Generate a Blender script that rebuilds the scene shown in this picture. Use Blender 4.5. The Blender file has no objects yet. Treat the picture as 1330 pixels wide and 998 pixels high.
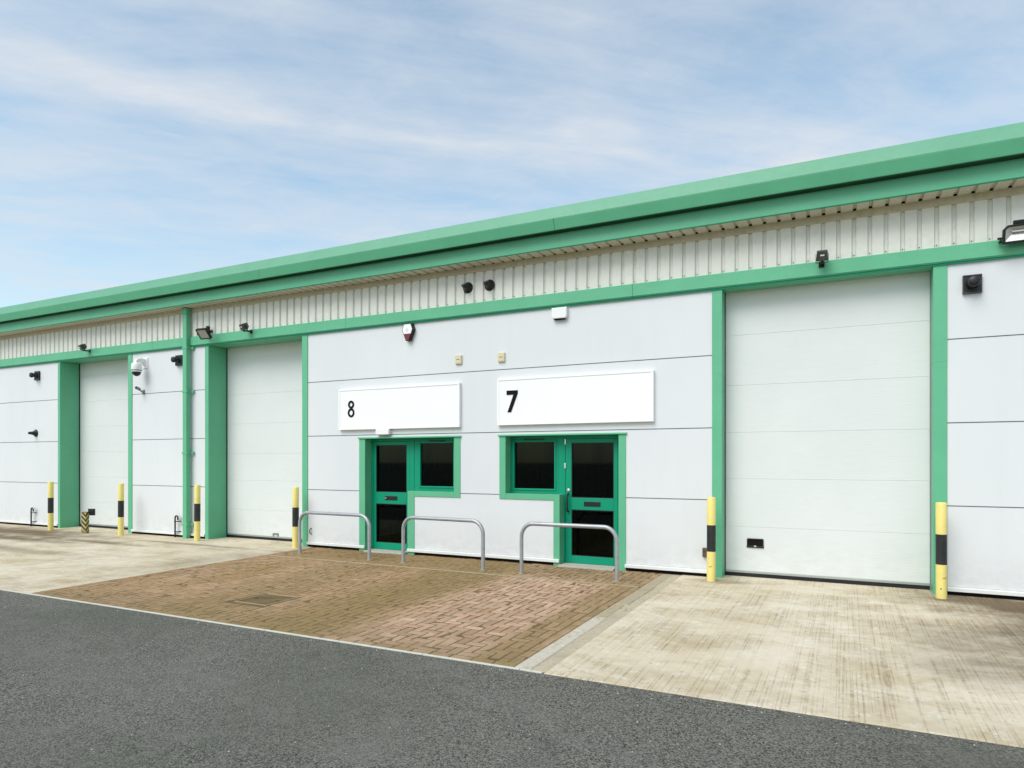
import bpy, bmesh, math, random
from mathutils import Vector, Matrix
random.seed(11)
S = bpy.context.scene
COL = S.collection
PI = math.pi

# ------------------------------------------------------------------ materials
def srgb(r, g, b):
    f = lambda c: (c/255/12.92) if c/255 <= .04045 else ((c/255+.055)/1.055)**2.4
    return (f(r), f(g), f(b), 1)

class NT:
    """small helper round a node tree"""
    def __init__(s, tree): s.t = tree
    def n(s, typ, ins=None, **kw):
        nd = s.t.nodes.new(typ)
        for k, v in kw.items(): setattr(nd, k, v)
        for k, v in (ins or {}).items(): s.put(nd.inputs[k], v)
        return nd
    def put(s, sock, v):
        if isinstance(v, bpy.types.NodeSocket): s.t.links.new(v, sock)
        elif hasattr(v, 'outputs'): s.t.links.new(v.outputs[0], sock)
        else: sock.default_value = v
    def math(s, op, a, b=0.0, clamp=False):
        return s.n('ShaderNodeMath', {0: a, 1: b}, operation=op, use_clamp=clamp).outputs[0]
    def coord(s, scale=(1, 1, 1), rot=(0, 0, 0), loc=(0, 0, 0), kind='Object'):
        tc = s.n('ShaderNodeTexCoord')
        return s.n('ShaderNodeMapping', {'Vector': tc.outputs[kind], 'Scale': scale, 'Rotation': rot, 'Location': loc}).outputs[0]
    def noise(s, scale, detail=4, rough=.55, vec=None, dist=0.0):
        d = {'Scale': scale, 'Detail': detail, 'Roughness': rough, 'Distortion': dist}
        if vec is not None: d['Vector'] = vec
        return s.n('ShaderNodeTexNoise', d).outputs['Fac']
    def ramp(s, fac, a, b, lo=0.0, hi=1.0):
        return s.n('ShaderNodeMapRange', {0: fac, 1: a, 2: b, 3: lo, 4: hi}, clamp=True).outputs[0]
    def mix(s, fac, a, b, mode='MIX'):
        nd = s.n('ShaderNodeMix', data_type='RGBA', blend_type=mode, clamp_factor=True)
        s.put(nd.inputs[0], fac); s.put(nd.inputs[6], a); s.put(nd.inputs[7], b)
        return nd.outputs[2]
    def bump(s, h, strength, dist, normal=None):
        d = {'Height': h, 'Strength': strength, 'Distance': dist}
        if normal is not None: d['Normal'] = normal
        return s.n('ShaderNodeBump', d).outputs[0]

def newmat(name):
    m = bpy.data.materials.new(name); m.use_nodes = True
    nt = NT(m.node_tree)
    b = m.node_tree.nodes['Principled BSDF']
    return m, nt, b

def paint(name, col, rough=.45, var=.06, dirt=.0, spec=.4, metal=0.0, bump=.0, scale=3.0, dirtcol=(.16, .13, .08, 1)):
    """painted / coated surface with a little unevenness and grime"""
    m, t, b = newmat(name)
    vec = t.coord()
    n1 = t.noise(scale, 5, .6, vec)
    n2 = t.noise(scale*9, 4, .65, vec)
    lo = tuple(c*(1-var) for c in col[:3])+(1,); hi = tuple(min(1, c*(1+var)) for c in col[:3])+(1,)
    c = t.mix(t.ramp(n1, .3, .7), lo, hi)
    if dirt:
        c = t.mix(t.math('MULTIPLY', t.ramp(t.math('MULTIPLY', n1, n2), .24, .46), dirt), c, dirtcol)
    t.put(b.inputs['Base Color'], c)
    t.put(b.inputs['Roughness'], t.ramp(n2, .2, .8, max(.03, rough-.08), rough+.08))
    b.inputs['Specular IOR Level'].default_value = spec
    b.inputs['Metallic'].default_value = metal
    if bump: t.put(b.inputs['Normal'], t.bump(n2, bump, .004))
    return m

TRIM = (.118, .440, .255, 1)
M = {}
def panel_mat():
    # flat coated composite wall panel: micro-ribbed, a little oil-canning, faint rain streaks
    m, t, b = newmat('coated_panel')
    big = t.noise(.8, 3, .5, t.coord((1, 1, .6)))
    streak = t.noise(1.0, 5, .6, t.coord((5, 5, .5)))
    fine = t.noise(1.0, 3, .6, t.coord((220, 220, 9)))
    c = t.mix(t.ramp(big, .3, .7), (.672, .688, .716, 1), (.712, .722, .742, 1))
    c = t.mix(t.ramp(streak, .50, .85, 0, .12), c, (.54, .55, .52, 1))
    geo = t.n('ShaderNodeNewGeometry')
    z = t.n('ShaderNodeSeparateXYZ', {0: geo.outputs['Position']}).outputs['Z']
    splash = t.math('MULTIPLY', t.ramp(z, .06, .55, 1, 0), t.ramp(t.noise(6, 6, .7, t.coord((1, 1, 1.6))), .40, .75))
    c = t.mix(t.math('MULTIPLY', splash, .38), c, (.42, .37, .29, 1))
    t.put(b.inputs['Base Color'], c)
    t.put(b.inputs['Roughness'], t.ramp(streak, .3, .7, .42, .55))
    b.inputs['Specular IOR Level'].default_value = .35
    nb = t.bump(fine, .10, .003); t.put(b.inputs['Normal'], t.bump(big, .25, .02, nb))
    return m
def shutter_mat():
    # sectional door skin: fine horizontal ribs and a stucco emboss
    m, t, b = newmat('sectional_door_skin')
    big = t.noise(.9, 3, .5, t.coord())
    st = t.noise(1.0, 4, .6, t.coord((5, 5, 60)))
    fine = t.noise(160, 2, .5, t.coord())
    wv = t.n('ShaderNodeTexWave', {'Vector': t.coord(), 'Scale': 8.0, 'Distortion': .0}, wave_type='BANDS', bands_direction='Z', wave_profile='SIN').outputs['Fac']
    c = t.mix(t.ramp(big, .3, .7), (.665, .686, .688, 1), (.708, .724, .726, 1))
    c = t.mix(t.ramp(st, .5, .85, 0, .25), c, (.56, .585, .55, 1))
    geo = t.n('ShaderNodeNewGeometry')
    z = t.n('ShaderNodeSeparateXYZ', {0: geo.outputs['Position']}).outputs['Z']
    splash = t.math('MULTIPLY', t.ramp(z, .05, .7, 1, 0), t.ramp(t.noise(5, 6, .7, t.coord((1, 1, 2))), .42, .75))
    c = t.mix(t.math('MULTIPLY', splash, .28), c, (.42, .39, .31, 1))
    t.put(b.inputs['Base Color'], c)
    b.inputs['Roughness'].default_value = .5
    b.inputs['Specular IOR Level'].default_value = .35
    n1 = t.bump(fine, .12, .003); t.put(b.inputs['Normal'], t.bump(wv, .10, .004, n1))
    return m
M['panel'] = panel_mat()
M['shutter'] = shutter_mat()
M['trim'] = paint('green_coated_steel', TRIM, .42, .07, .10, .4, scale=1.6)
M['door'] = paint('green_powder_coat', (.003, .275, .155, 1), .42, .05, .02, .22)
M['cream'] = paint('cream_cladding', (.73, .722, .672, 1), .55, .05, .22, .3, scale=1.3, dirtcol=(.30, .30, .18, 1))
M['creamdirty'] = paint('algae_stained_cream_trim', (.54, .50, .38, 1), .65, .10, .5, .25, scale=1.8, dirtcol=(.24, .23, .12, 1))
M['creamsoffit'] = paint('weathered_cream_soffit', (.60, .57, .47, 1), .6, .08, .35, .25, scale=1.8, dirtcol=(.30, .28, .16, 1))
M['darklens'] = paint('dark_lamp_glass', (.05, .055, .055, 1), .12, .1, 0, .5)
M['white'] = paint('white_plastic', (.82, .82, .82, 1), .4, .03, .05, .4)
M['signwhite'] = paint('sign_white', (.88, .89, .90, 1), .35, .015, .0, .4)
M['sill'] = paint('white_drip_sill', (.74, .74, .73, 1), .45, .05, .22, .4, scale=5)
M['black'] = paint('black_plastic', (.007, .008, .009, 1), .45, .2, .0, .45)
M['gap_shade'] = paint('painted_gap_shade', (.035, .130, .080, 1), .7, .1, .0, .2)  # dark green stands in for the shade in the gap under the gutter
M['ink'] = paint('black_lettering', (.004, .004, .005, 1), .6, .1, .0, .15)
M['dark'] = paint('dark_void', (.012, .010, .010, 1), .9, .1, .0, .1)
M['joint'] = paint('panel_joint', (.19, .21, .25, 1), .8, .1, .0, .2)
M['rubber'] = paint('rubber_seal', (.015, .014, .018, 1), .7, .2, .1, .3)
M['alu'] = paint('aluminium', (.42, .46, .45, 1), .4, .08, .1, .5, metal=.6)
M['galv'] = paint('galvanised_steel', (.40, .42, .45, 1), .46, .14, .12, .5, metal=.55, scale=11, bump=.15)
M['beige'] = paint('beige_plastic', (.66, .59, .40, 1), .5, .05, .05, .4)
M['red'] = paint('red_lens', (.16, .012, .028, 1), .25, .1, 0, .5)
M['grey'] = paint('grey_plastic', (.20, .21, .22, 1), .45, .1, .05, .4)
M['grey_dark'] = paint('dark_grey_metal', (.045, .05, .052, 1), .42, .15, .1, .45)
M['brown'] = paint('brown_plastic', (.10, .055, .04, 1), .5, .15, .1, .4)
M['yellow'] = paint('yellow_paint', (.80, .67, .22, 1), .42, .07, .16, .4, scale=6, bump=.1)
M['reflector'] = paint('lamp_reflector', (.62, .62, .60, 1), .25, .08, 0, .5, metal=.7, scale=9)
M['lens'] = paint('lamp_glass', (.36, .36, .33, 1), .18, .1, 0, .5, scale=20)
M['room'] = paint('dim_interior', (.020, .030, .027, 1), .8, .3, 0, .2)
M['blind'] = paint('vertical_blind', (.075, .09, .085, 1), .8, .15, 0, .2)
M['steel'] = paint('bright_steel', (.62, .62, .60, 1), .3, .06, 0, .5, metal=.8)
M['slabedge'] = paint('concrete_threshold', (.48, .46, .41, 1), .85, .12, .3, .2, scale=9, bump=.3)

def glass_mat():
    m, t, b = newmat('tinted_glass')
    out = m.node_tree.nodes['Material Output']
    tr = t.n('ShaderNodeBsdfTransparent', {'Color': (.13, .20, .17, 1)})
    gl = t.n('ShaderNodeBsdfGlossy', {'Color': (.75, .95, .88, 1), 'Roughness': .03})
    fr = t.n('ShaderNodeFresnel', {'IOR': 1.27})
    mx = t.n('ShaderNodeMixShader', {0: fr.outputs[0], 1: tr.outputs[0], 2: gl.outputs[0]})
    t.put(out.inputs['Surface'], mx.outputs[0])
    return m
M['glass'] = glass_mat()

def bollard_black():
    return paint('black_band_paint', (.018, .019, .021, 1), .45, .2, .12, .4, scale=8)
M['band'] = bollard_black()

def hazard_mat():
    m, t, b = newmat('hazard_stripes')
    tc = t.n('ShaderNodeTexCoord')
    s = t.n('ShaderNodeSeparateXYZ', {0: tc.outputs['Object']})
    v = t.math('ADD', t.math('SUBTRACT', s.outputs[0], s.outputs[1]), s.outputs[2])
    fr = t.math('FRACT', t.math('MULTIPLY', v, 9.5))
    st = t.math('GREATER_THAN', fr, .5)
    n = t.noise(30, 4, .6)
    c = t.mix(st, (.50, .40, .13, 1), (.025, .02, .02, 1))
    c = t.mix(t.ramp(n, .45, .7, 0, .45), c, (.22, .17, .09, 1))
    low = t.ramp(s.outputs[2], .05, .10, .8, 0)
    c = t.mix(low, c, (.28, .21, .10, 1))
    t.put(b.inputs['Base Color'], c); b.inputs['Roughness'].default_value = .6
    return m
M['hazard'] = hazard_mat()

def asphalt_mat():
    m, t, b = newmat('asphalt')
    vec = t.coord()
    big = t.noise(.35, 5, .55, vec)
    mid = t.noise(2.2, 5, .6, vec)
    grain = t.n('ShaderNodeTexVoronoi', {'Vector': vec, 'Scale': 120.0, 'Randomness': 1.0}, feature='F1')
    gcol = t.n('ShaderNodeSeparateColor', {0: grain.outputs['Color']}).outputs[0]
    g2 = t.noise(64, 5, .8, vec)
    v = t.math('ADD', t.math('MULTIPLY', gcol, .55), t.math('MULTIPLY', t.ramp(g2, .3, .7), .45))
    c = t.mix(t.ramp(v, .25, .78), (.026, .0248, .0205, 1), (.232, .223, .190, 1))
    c = t.mix(t.ramp(v, .84, .97), c, (.33, .325, .30, 1))
    c = t.mix(t.ramp(big, .42, .68, 0, .62), c, (.070, .078, .058, 1))
    c = t.mix(t.ramp(mid, .50, .70, 0, .40), c, (.185, .178, .158, 1))
    lane = t.noise(1.0, 4, .6, t.coord((.10, .9, 1)), dist=.3)
    c = t.mix(t.ramp(lane, .50, .70, 0, .30), c, (.155, .149, .127, 1))
    oil = t.noise(1.1, 5, .7, t.coord(loc=(5, 3, 0)))
    c = t.mix(t.ramp(oil, .62, .74, 0, .45), c, (.050, .048, .044, 1))
    t.put(b.inputs['Base Color'], c)
    t.put(b.inputs['Roughness'], t.ramp(mid, .3, .7, .74, .9))
    b.inputs['Specular IOR Level'].default_value = .3
    h = t.math('SUBTRACT', t.math('MULTIPLY', g2, .8), grain.outputs['Distance'])
    t.put(b.inputs['Normal'], t.bump(h, .6, .006))
    return m
M['asphalt'] = asphalt_mat()

def concrete_mat(name, seed, patch, dark_amt):
    m, t, b = newmat(name)
    L = (seed, seed*.37, 0)
    big = t.noise(.55, 5, .62, t.coord(loc=L), dist=.6)
    wide = t.noise(1.0, 6, .7, t.coord((.7, 1.5, 1), loc=L), dist=.8)     # bands across the slab
    tine = t.noise(1.0, 1, .4, t.coord((62, .42, 1), loc=L))              # brushed tine lines towards the road
    tine2 = t.noise(1.0, 1.5, .5, t.coord((21, .22, 1), loc=L), dist=.15)
    fine = t.noise(38, 5, .75, t.coord(loc=L))
    spk = t.noise(9, 6, .75, t.coord((1, 1.4, 1), loc=L))
    warp = t.noise(7, 4, .7, t.coord(loc=L))
    c = t.mix(t.ramp(big, .35, .66), (.590, .500, .365, 1), (.680, .605, .490, 1))
    blot = t.noise(1.0, 7, .72, t.coord((1.1, 1.6, 1), loc=(seed*1.7, 2, 0)), dist=.4)
    c = t.mix(t.ramp(blot, .46, .66, 0, .62), c, (.385, .295, .165, 1))
    c = t.mix(t.ramp(wide, .52, .70, 0, .40), c, (.40, .32, .20, 1))
    gap = t.noise(1.0, 3, .6, t.coord((26, 5, 1), loc=L))
    line = t.math('MULTIPLY', t.ramp(tine, .54, .63), t.ramp(t.math('ADD', t.math('MULTIPLY', blot, .7), t.math('MULTIPLY', warp, .3)), .43, .58, .12, 1))
    line = t.math('MULTIPLY', line, t.ramp(gap, .36, .56, .10, 1))
    c = t.mix(t.math('MULTIPLY', line, .56), c, (.22, .160, .085, 1))
    c = t.mix(t.math('MULTIPLY', t.math('MULTIPLY', t.ramp(tine2, .60, .70), t.ramp(blot, .4, .55, .2, 1)), .30), c, (.33, .25, .15, 1))
    c = t.mix(t.math('MULTIPLY', t.ramp(spk, .58, .68), .60), c, (.27, .205, .12, 1))
    c = t.mix(t.math('MULTIPLY', t.ramp(warp, .54, .66), t.ramp(fine, .42, .60, 0, .75)), c, (.76, .73, .66, 1))
    # dark oily / algae patches and the damp strip where splash runs off the wall
    geo = t.n('ShaderNodeNewGeometry')
    sp = t.n('ShaderNodeSeparateXYZ', {0: geo.outputs['Position']})
    ed = t.noise(1.6, 5, .65, t.coord(loc=L))
    for (px, py, rx, ry, k) in patch:
        dx = t.math('DIVIDE', t.math('SUBTRACT', sp.outputs[0], px), rx)
        dy = t.math('DIVIDE', t.math('SUBTRACT', sp.outputs[1], py), ry)
        r = t.math('SQRT', t.math('ADD', t.math('MULTIPLY', dx, dx), t.math('MULTIPLY', dy, dy)))
        f = t.ramp(t.math('ADD', r, t.math('MULTIPLY', t.math('SUBTRACT', ed, .5), 2.0)), .40, 1.30, 1, 0)
        f = t.math('MULTIPLY', f, t.ramp(t.math('ADD', tine, t.math('MULTIPLY', fine, .6)), 0.60, 1.0, .78, 1))
        c = t.mix(t.math('MULTIPLY', f, k), c, (.120, .082, .042, 1))
    t.put(b.inputs['Base Color'], c)
    b.inputs['Roughness'].default_value = .88
    b.inputs['Specular IOR Level'].default_value = .2
    h = t.math('SUBTRACT', t.math('MULTIPLY', fine, .5), t.math('MULTIPLY', line, .8))
    t.put(b.inputs['Normal'], t.bump(h, .6, .008))
    return m
M['slab_near'] = concrete_mat('brushed_concrete', 3.1,
    [(1.9, -2.2, .85, 1.6, .85), (2.05, -.40, 1.35, .75, 1.0), (1.0, -3.4, .8, .45, .45), (.9, -2.3, .5, .7, .42), (-1.5, -.30, .45, .16, .6), (1.10, -.34, .28, .13, .7)], 1)
M['slab_far'] = concrete_mat('brushed_concrete_worn', 17.7,
    [(-17.5, -.9, 3.6, .60, 1.0), (-16.0, -1.7, 2.4, .28, .95), (-13.6, -1.35, 1.6, .16, .8), (-14.0, -2.7, 2.0, .22, .6), (-11.5, -.75, 2.2, .12, .6), (-9.4, -2.0, .5, 1.6, .35), (-21, -3.0, 3.5, .4, .55)], 1)

def brick_mat():
    m, t, b = newmat('clay_pavers')
    at = t.n('ShaderNodeAttribute', attribute_name='tint')
    s = t.n('ShaderNodeSeparateColor', {0: at.outputs['Color']})
    vec = t.coord()
    fine = t.noise(45, 5, .7, vec); mid = t.noise(5, 5, .65, vec)
    c = t.mix(s.outputs[0], (.385, .225, .150, 1), (.590, .395, .285, 1))
    c = t.mix(t.ramp(s.outputs[1], .78, 1.0, 0, .75), c, (.33, .25, .18, 1))
    c = t.mix(t.ramp(fine, .35, .7, 0, .35), c, (.58, .43, .32, 1))
    # worn clean strip, algae and moss in drifts
    geo = t.n('ShaderNodeNewGeometry')
    sp = t.n('ShaderNodeSeparateXYZ', {0: geo.outputs['Position']})
    drift = t.noise(1.0, 5, .62, t.coord((.85, .38, 1), (0, 0, .15), (4.2, 1.3, 0)), dist=.5)
    # algae follows two broad bands that run from the wall to the road
    def band(cx, w, skew):
        x = t.math('ADD', sp.outputs[0], t.math('MULTIPLY', sp.outputs[1], skew))
        d = t.math('ABSOLUTE', t.math('DIVIDE', t.math('SUBTRACT', x, cx), w))
        return t.ramp(t.math('ADD', d, t.math('MULTIPLY', t.math('SUBTRACT', drift, .5), 2.4)), .45, 1.15, 1, 0)
    a = t.math('MAXIMUM', band(-4.95, .66, .0), t.math('MULTIPLY', band(-6.95, .55, .12), .62))
    a = t.math('MAXIMUM', a, t.math('MULTIPLY', band(-2.55, .30, .0), .85))
    a = t.math('MAXIMUM', a, t.ramp(t.math('ADD', sp.outputs[1], t.math('MULTIPLY', drift, .9)), -.95, -.35, 0, .70))
    leftward = t.ramp(sp.outputs[0], -4.6, -4.0, 1, .25)
    c = t.mix(t.math('MULTIPLY', t.ramp(drift, .30, .60, .42, .85), leftward), c, (.300, .190, .082, 1))
    c = t.mix(t.math('MULTIPLY', t.ramp(sp.outputs[1], -4.75, -4.2, .6, 0), t.ramp(mid, .3, .6, .3, 1)), c, (.20, .15, .075, 1))
    c = t.mix(t.math('MULTIPLY', a, t.ramp(mid, .25, .6, .62, .90)), c, (.245, .168, .070, 1))
    green = t.math('MULTIPLY', t.ramp(t.noise(1.3, 5, .7, t.coord(loc=(9, 2, 0))), .55, .70), t.ramp(mid, .4, .62))
    c = t.mix(t.math('MULTIPLY', green, .45), c, (.17, .17, .045, 1))
    c = t.mix(t.ramp(s.outputs[2], .55, 1.0, 0, .28), c, (.16, .115, .065, 1))
    t.put(b.inputs['Base Color'], c)
    b.inputs['Roughness'].default_value = .85
    b.inputs['Specular IOR Level'].default_value = .22
    t.put(b.inputs['Normal'], t.bump(fine, .5, .004))
    return m
M['brick'] = brick_mat()
M['mossjoint'] = paint('mossy_jointing_sand', (.165, .115, .058, 1), .95, .3, .3, .1, scale=4, dirtcol=(.10, .12, .03, 1), bump=.5)
M['kerb'] = paint('flush_kerb', (.58, .56, .49, 1), .85, .10, .35, .2, scale=5, bump=.3)
M['edging'] = paint('pale_edging_stone', (.53, .485, .40, 1), .85, .10, .9, .2, scale=2.2, bump=.4, dirtcol=(.23, .18, .11, 1))
M['edgeline'] = paint('stained_edging_stone', (.36, .29, .19, 1), .85, .12, .7, .2, scale=6, bump=.4, dirtcol=(.20, .15, .08, 1))
M['edgeold'] = paint('dirty_edging_stone', (.40, .335, .235, 1), .9, .16, .9, .2, scale=2.6, bump=.5, dirtcol=(.21, .16, .09, 1))
M['edgebed'] = paint('gritty_edge_strip', (.475, .41, .30, 1), .9, .18, .8, .2, scale=2.5, bump=.5, dirtcol=(.19, .145, .085, 1))
M['grit'] = paint('pale_grit', (.55, .53, .47, 1), .9, .3, 0, .2, scale=30)
M['roof'] = paint('roof_sheet', (.125, .355, .225, 1), .5, .06, .1, .4)
M['rust'] = paint('stained_iron', (.12, .075, .04, 1), .8, .25, .3, .3, scale=14, bump=.5)

# ------------------------------------------------------------------ mesh builder
class MB:
    def __init__(s): s.v = []; s.f = []
    def add(s, vs, fs, mat=None):
        o = len(s.v)
        s.v += [tuple(mat @ Vector(p)) if mat else tuple(p) for p in vs]
        s.f += [tuple(o+i for i in f) for f in fs]; return s
    def box(s, x0, x1, y0, y1, z0, z1, mat=None):
        vs = [(x, y, z) for z in (z0, z1) for y in (y0, y1) for x in (x0, x1)]
        return s.add(vs, [(0, 2, 3, 1), (4, 5, 7, 6), (0, 1, 5, 4), (2, 6, 7, 3), (0, 4, 6, 2), (1, 3, 7, 5)], mat)
    def prism_x(s, prof, x0, x1, caps=True, mat=None):     # profile of (y, z), run along X
        n = len(prof)
        vs = [(x0, y, z) for y, z in prof]+[(x1, y, z) for y, z in prof]
        fs = [(i, i+n, (i+1) % n+n, (i+1) % n) for i in range(n)]
        if caps: fs += [tuple(range(n)), tuple(range(2*n-1, n-1, -1))]
        return s.add(vs, fs, mat)
    def prism_y(s, prof, y0, y1, mat=None):                # profile of (x, z), run along Y
        n = len(prof)
        vs = [(x, y0, z) for x, z in prof]+[(x, y1, z) for x, z in prof]
        fs = [(i, i+n, (i+1) % n+n, (i+1) % n) for i in range(n)]
        fs += [tuple(range(n-1, -1, -1)), tuple(range(n, 2*n))]
        return s.add(vs, fs, mat)
    def lathe(s, prof, n=24, mat=None):                    # profile of (r, h) about local Z
        vs = []; fs = []
        for r, h in prof:
            for k in range(n):
                a = 2*PI*k/n; vs.append((r*math.cos(a), r*math.sin(a), h))
        for i in range(len(prof)-1):
            for k in range(n):
                k2 = (k+1) % n
                fs.append((i*n+k, i*n+k2, (i+1)*n+k2, (i+1)*n+k))
        fs.append(tuple(range(n-1, -1, -1))); fs.append(tuple((len(prof)-1)*n+k for k in range(n)))
        return s.add(vs, fs, mat)
    def tube(s, pts, r, n=14, mat=None):
        P = [Vector(p) for p in pts]; vs = []; fs = []
        up = Vector((0, 0, 1)); prev = None
        for i, p in enumerate(P):
            d = (P[min(i+1, len(P)-1)]-P[max(i-1, 0)]).normalized()
            if prev is None:
                a = d.orthogonal().normalized()
            else:
                a = (prev-d*prev.dot(d)).normalized()
            prev = a; b = d.cross(a)
            for k in range(n):
                w = 2*PI*k/n; vs.append(p+(a*math.cos(w)+b*math.sin(w))*r)
        for i in range(len(P)-1):
            for k in range(n):
                k2 = (k+1) % n
                fs.append((i*n+k, i*n+k2, (i+1)*n+k2, (i+1)*n+k))
        fs.append(tuple(range(n-1, -1, -1))); fs.append(tuple((len(P)-1)*n+k for k in range(n)))
        return s.add(vs, fs, mat)
    def build(s, name, mat, parent=None, bevel=0.0, smooth=False, base=(0, 0, 0), segs=2):
        me = bpy.data.meshes.new(name)
        b = Vector(base)
        me.from_pydata([tuple(Vector(p)-b) for p in s.v], [], s.f)
        bm = bmesh.new(); bm.from_mesh(me); bmesh.ops.recalc_face_normals(bm, faces=bm.faces); bm.to_mesh(me); bm.free()
        me.materials.append(M[mat] if isinstance(mat, str) else mat)
        o = bpy.data.objects.new(name, me); COL.objects.link(o)
        if parent is not None: o.parent = parent
        elif base != (0, 0, 0): o.location = base
        if smooth:
            for p in me.polygons: p.use_smooth = True
            me.set_sharp_from_angle(angle=math.radians(38))
        if bevel:
            md = o.modifiers.new('Bevel', 'BEVEL'); md.width = bevel; md.segments = segs; md.limit_method = 'ANGLE'
            md.angle_limit = math.radians(40); md.harden_normals = False
        return o

def tag(o, label=None, cat=None, group=None, kind=None):
    if label: o['label'] = label
    if cat: o['category'] = cat
    if group: o['group'] = group
    if kind: o['kind'] = kind
    return o
def thing(name, label, cat, loc, group=None, rz=0.0):
    o = bpy.data.objects.new(name, None); COL.objects.link(o)
    o.empty_display_size = .2
    o.location = loc; o.rotation_euler = (0, 0, rz)
    return tag(o, label, cat, group)
def copy_tree(o, parent=None):
    c = o.copy(); COL.objects.link(c); c.parent = parent
    for ch in list(o.children): copy_tree(ch, c)
    return c
def R(axis, deg): return Matrix.Rotation(math.radians(deg), 4, axis)
def T(x, y, z): return Matrix.Translation((x, y, z))

# ------------------------------------------------------------------ ground
ROADY = -4.95
g = MB().box(-400, 400, -400, 400, -.6, -.25).build('ground', 'asphalt'); tag(g, 'dark ground reaching to the horizon', 'ground', kind='structure')
r = MB().box(-90, 60, -60, ROADY-.020, -.24, -.006).build('road', 'asphalt'); tag(r, 'grey asphalt road along the front of the units', 'road', kind='structure')
k = MB()
x = -60.0
while x < -2.2:
    k.box(x, min(x+.912, -2.10), ROADY-.022, ROADY+.004, -.2, .004); x += .916
k = k.build('kerb_strip', 'kerb', bevel=.004); tag(k, 'thin pale flush kerb line between paving and asphalt road', 'kerb', kind='structure')
sl = MB()
for x0, x1 in ((-60, -20.0), (-19.99, -9.05)): sl.box(x0, x1, ROADY+.006, .6, -.2, 0.0)
sl = sl.build('concrete_apron', 'slab_far', bevel=.006); tag(sl, 'pale worn concrete apron before the two left roller doors', 'apron', kind='structure')
sr = MB().box(-2.085, 4.4, ROADY-.016, .6, -.2, 0.0).box(4.41, 40, ROADY-.016, .6, -.2, 0.0)
sr = sr.build('concrete_apron', 'slab_near', bevel=.006); tag(sr, 'brushed cream concrete apron before the right roller door', 'apron', kind='structure')
bed = MB().box(-9.045, -2.36, ROADY+.006, .6, -.2, -.0035).build('jointing_bed', 'mossjoint'); tag(bed, 'mossy sand joints beneath the brick paving', 'paving', kind='structure')
# edging stones either side of the bricks
for lo, hi, mt, lab in ((ROADY+.012, -3.02, 'edging', 'few pale chipped edging stones beside the bricks, nearest the road'), (-3.02, -.02, 'edgeold', 'dirt-covered edging stones beside the bricks, nearer the wall')):
    e = MB(); y = lo; i = 0
    while y < hi-.05:
        ln = (.72, .58, .64, .80, .66, .55)[i % 6]; y1 = min(y+ln, hi)
        e.box(-2.352+random.uniform(-.004, .006), -2.215+random.uniform(-.020, .025), y, y1-.012, -.1, .001+random.uniform(0, .006)); y = y1; i += 1
    e = e.build('edging_stones', mt, bevel=.012); tag(e, lab, 'edging', kind='structure')
e = MB().box(-2.36, -2.087, ROADY+.012, -.02, -.1, -.003).build('edging_bed', 'edgebed'); tag(e, 'gritty gap between edging stones and concrete', 'edging', kind='structure')
e = MB(); x = -9.03
while x < -2.42:
    e.box(x, min(x+.905, -2.40), -1.205, -1.150, -.1, .004); x += .911
e = e.build('edging_row', 'edgeline', bevel=.006); tag(e, 'narrow concrete edging line across the bricks behind the hoops', 'edging', kind='structure')

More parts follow.
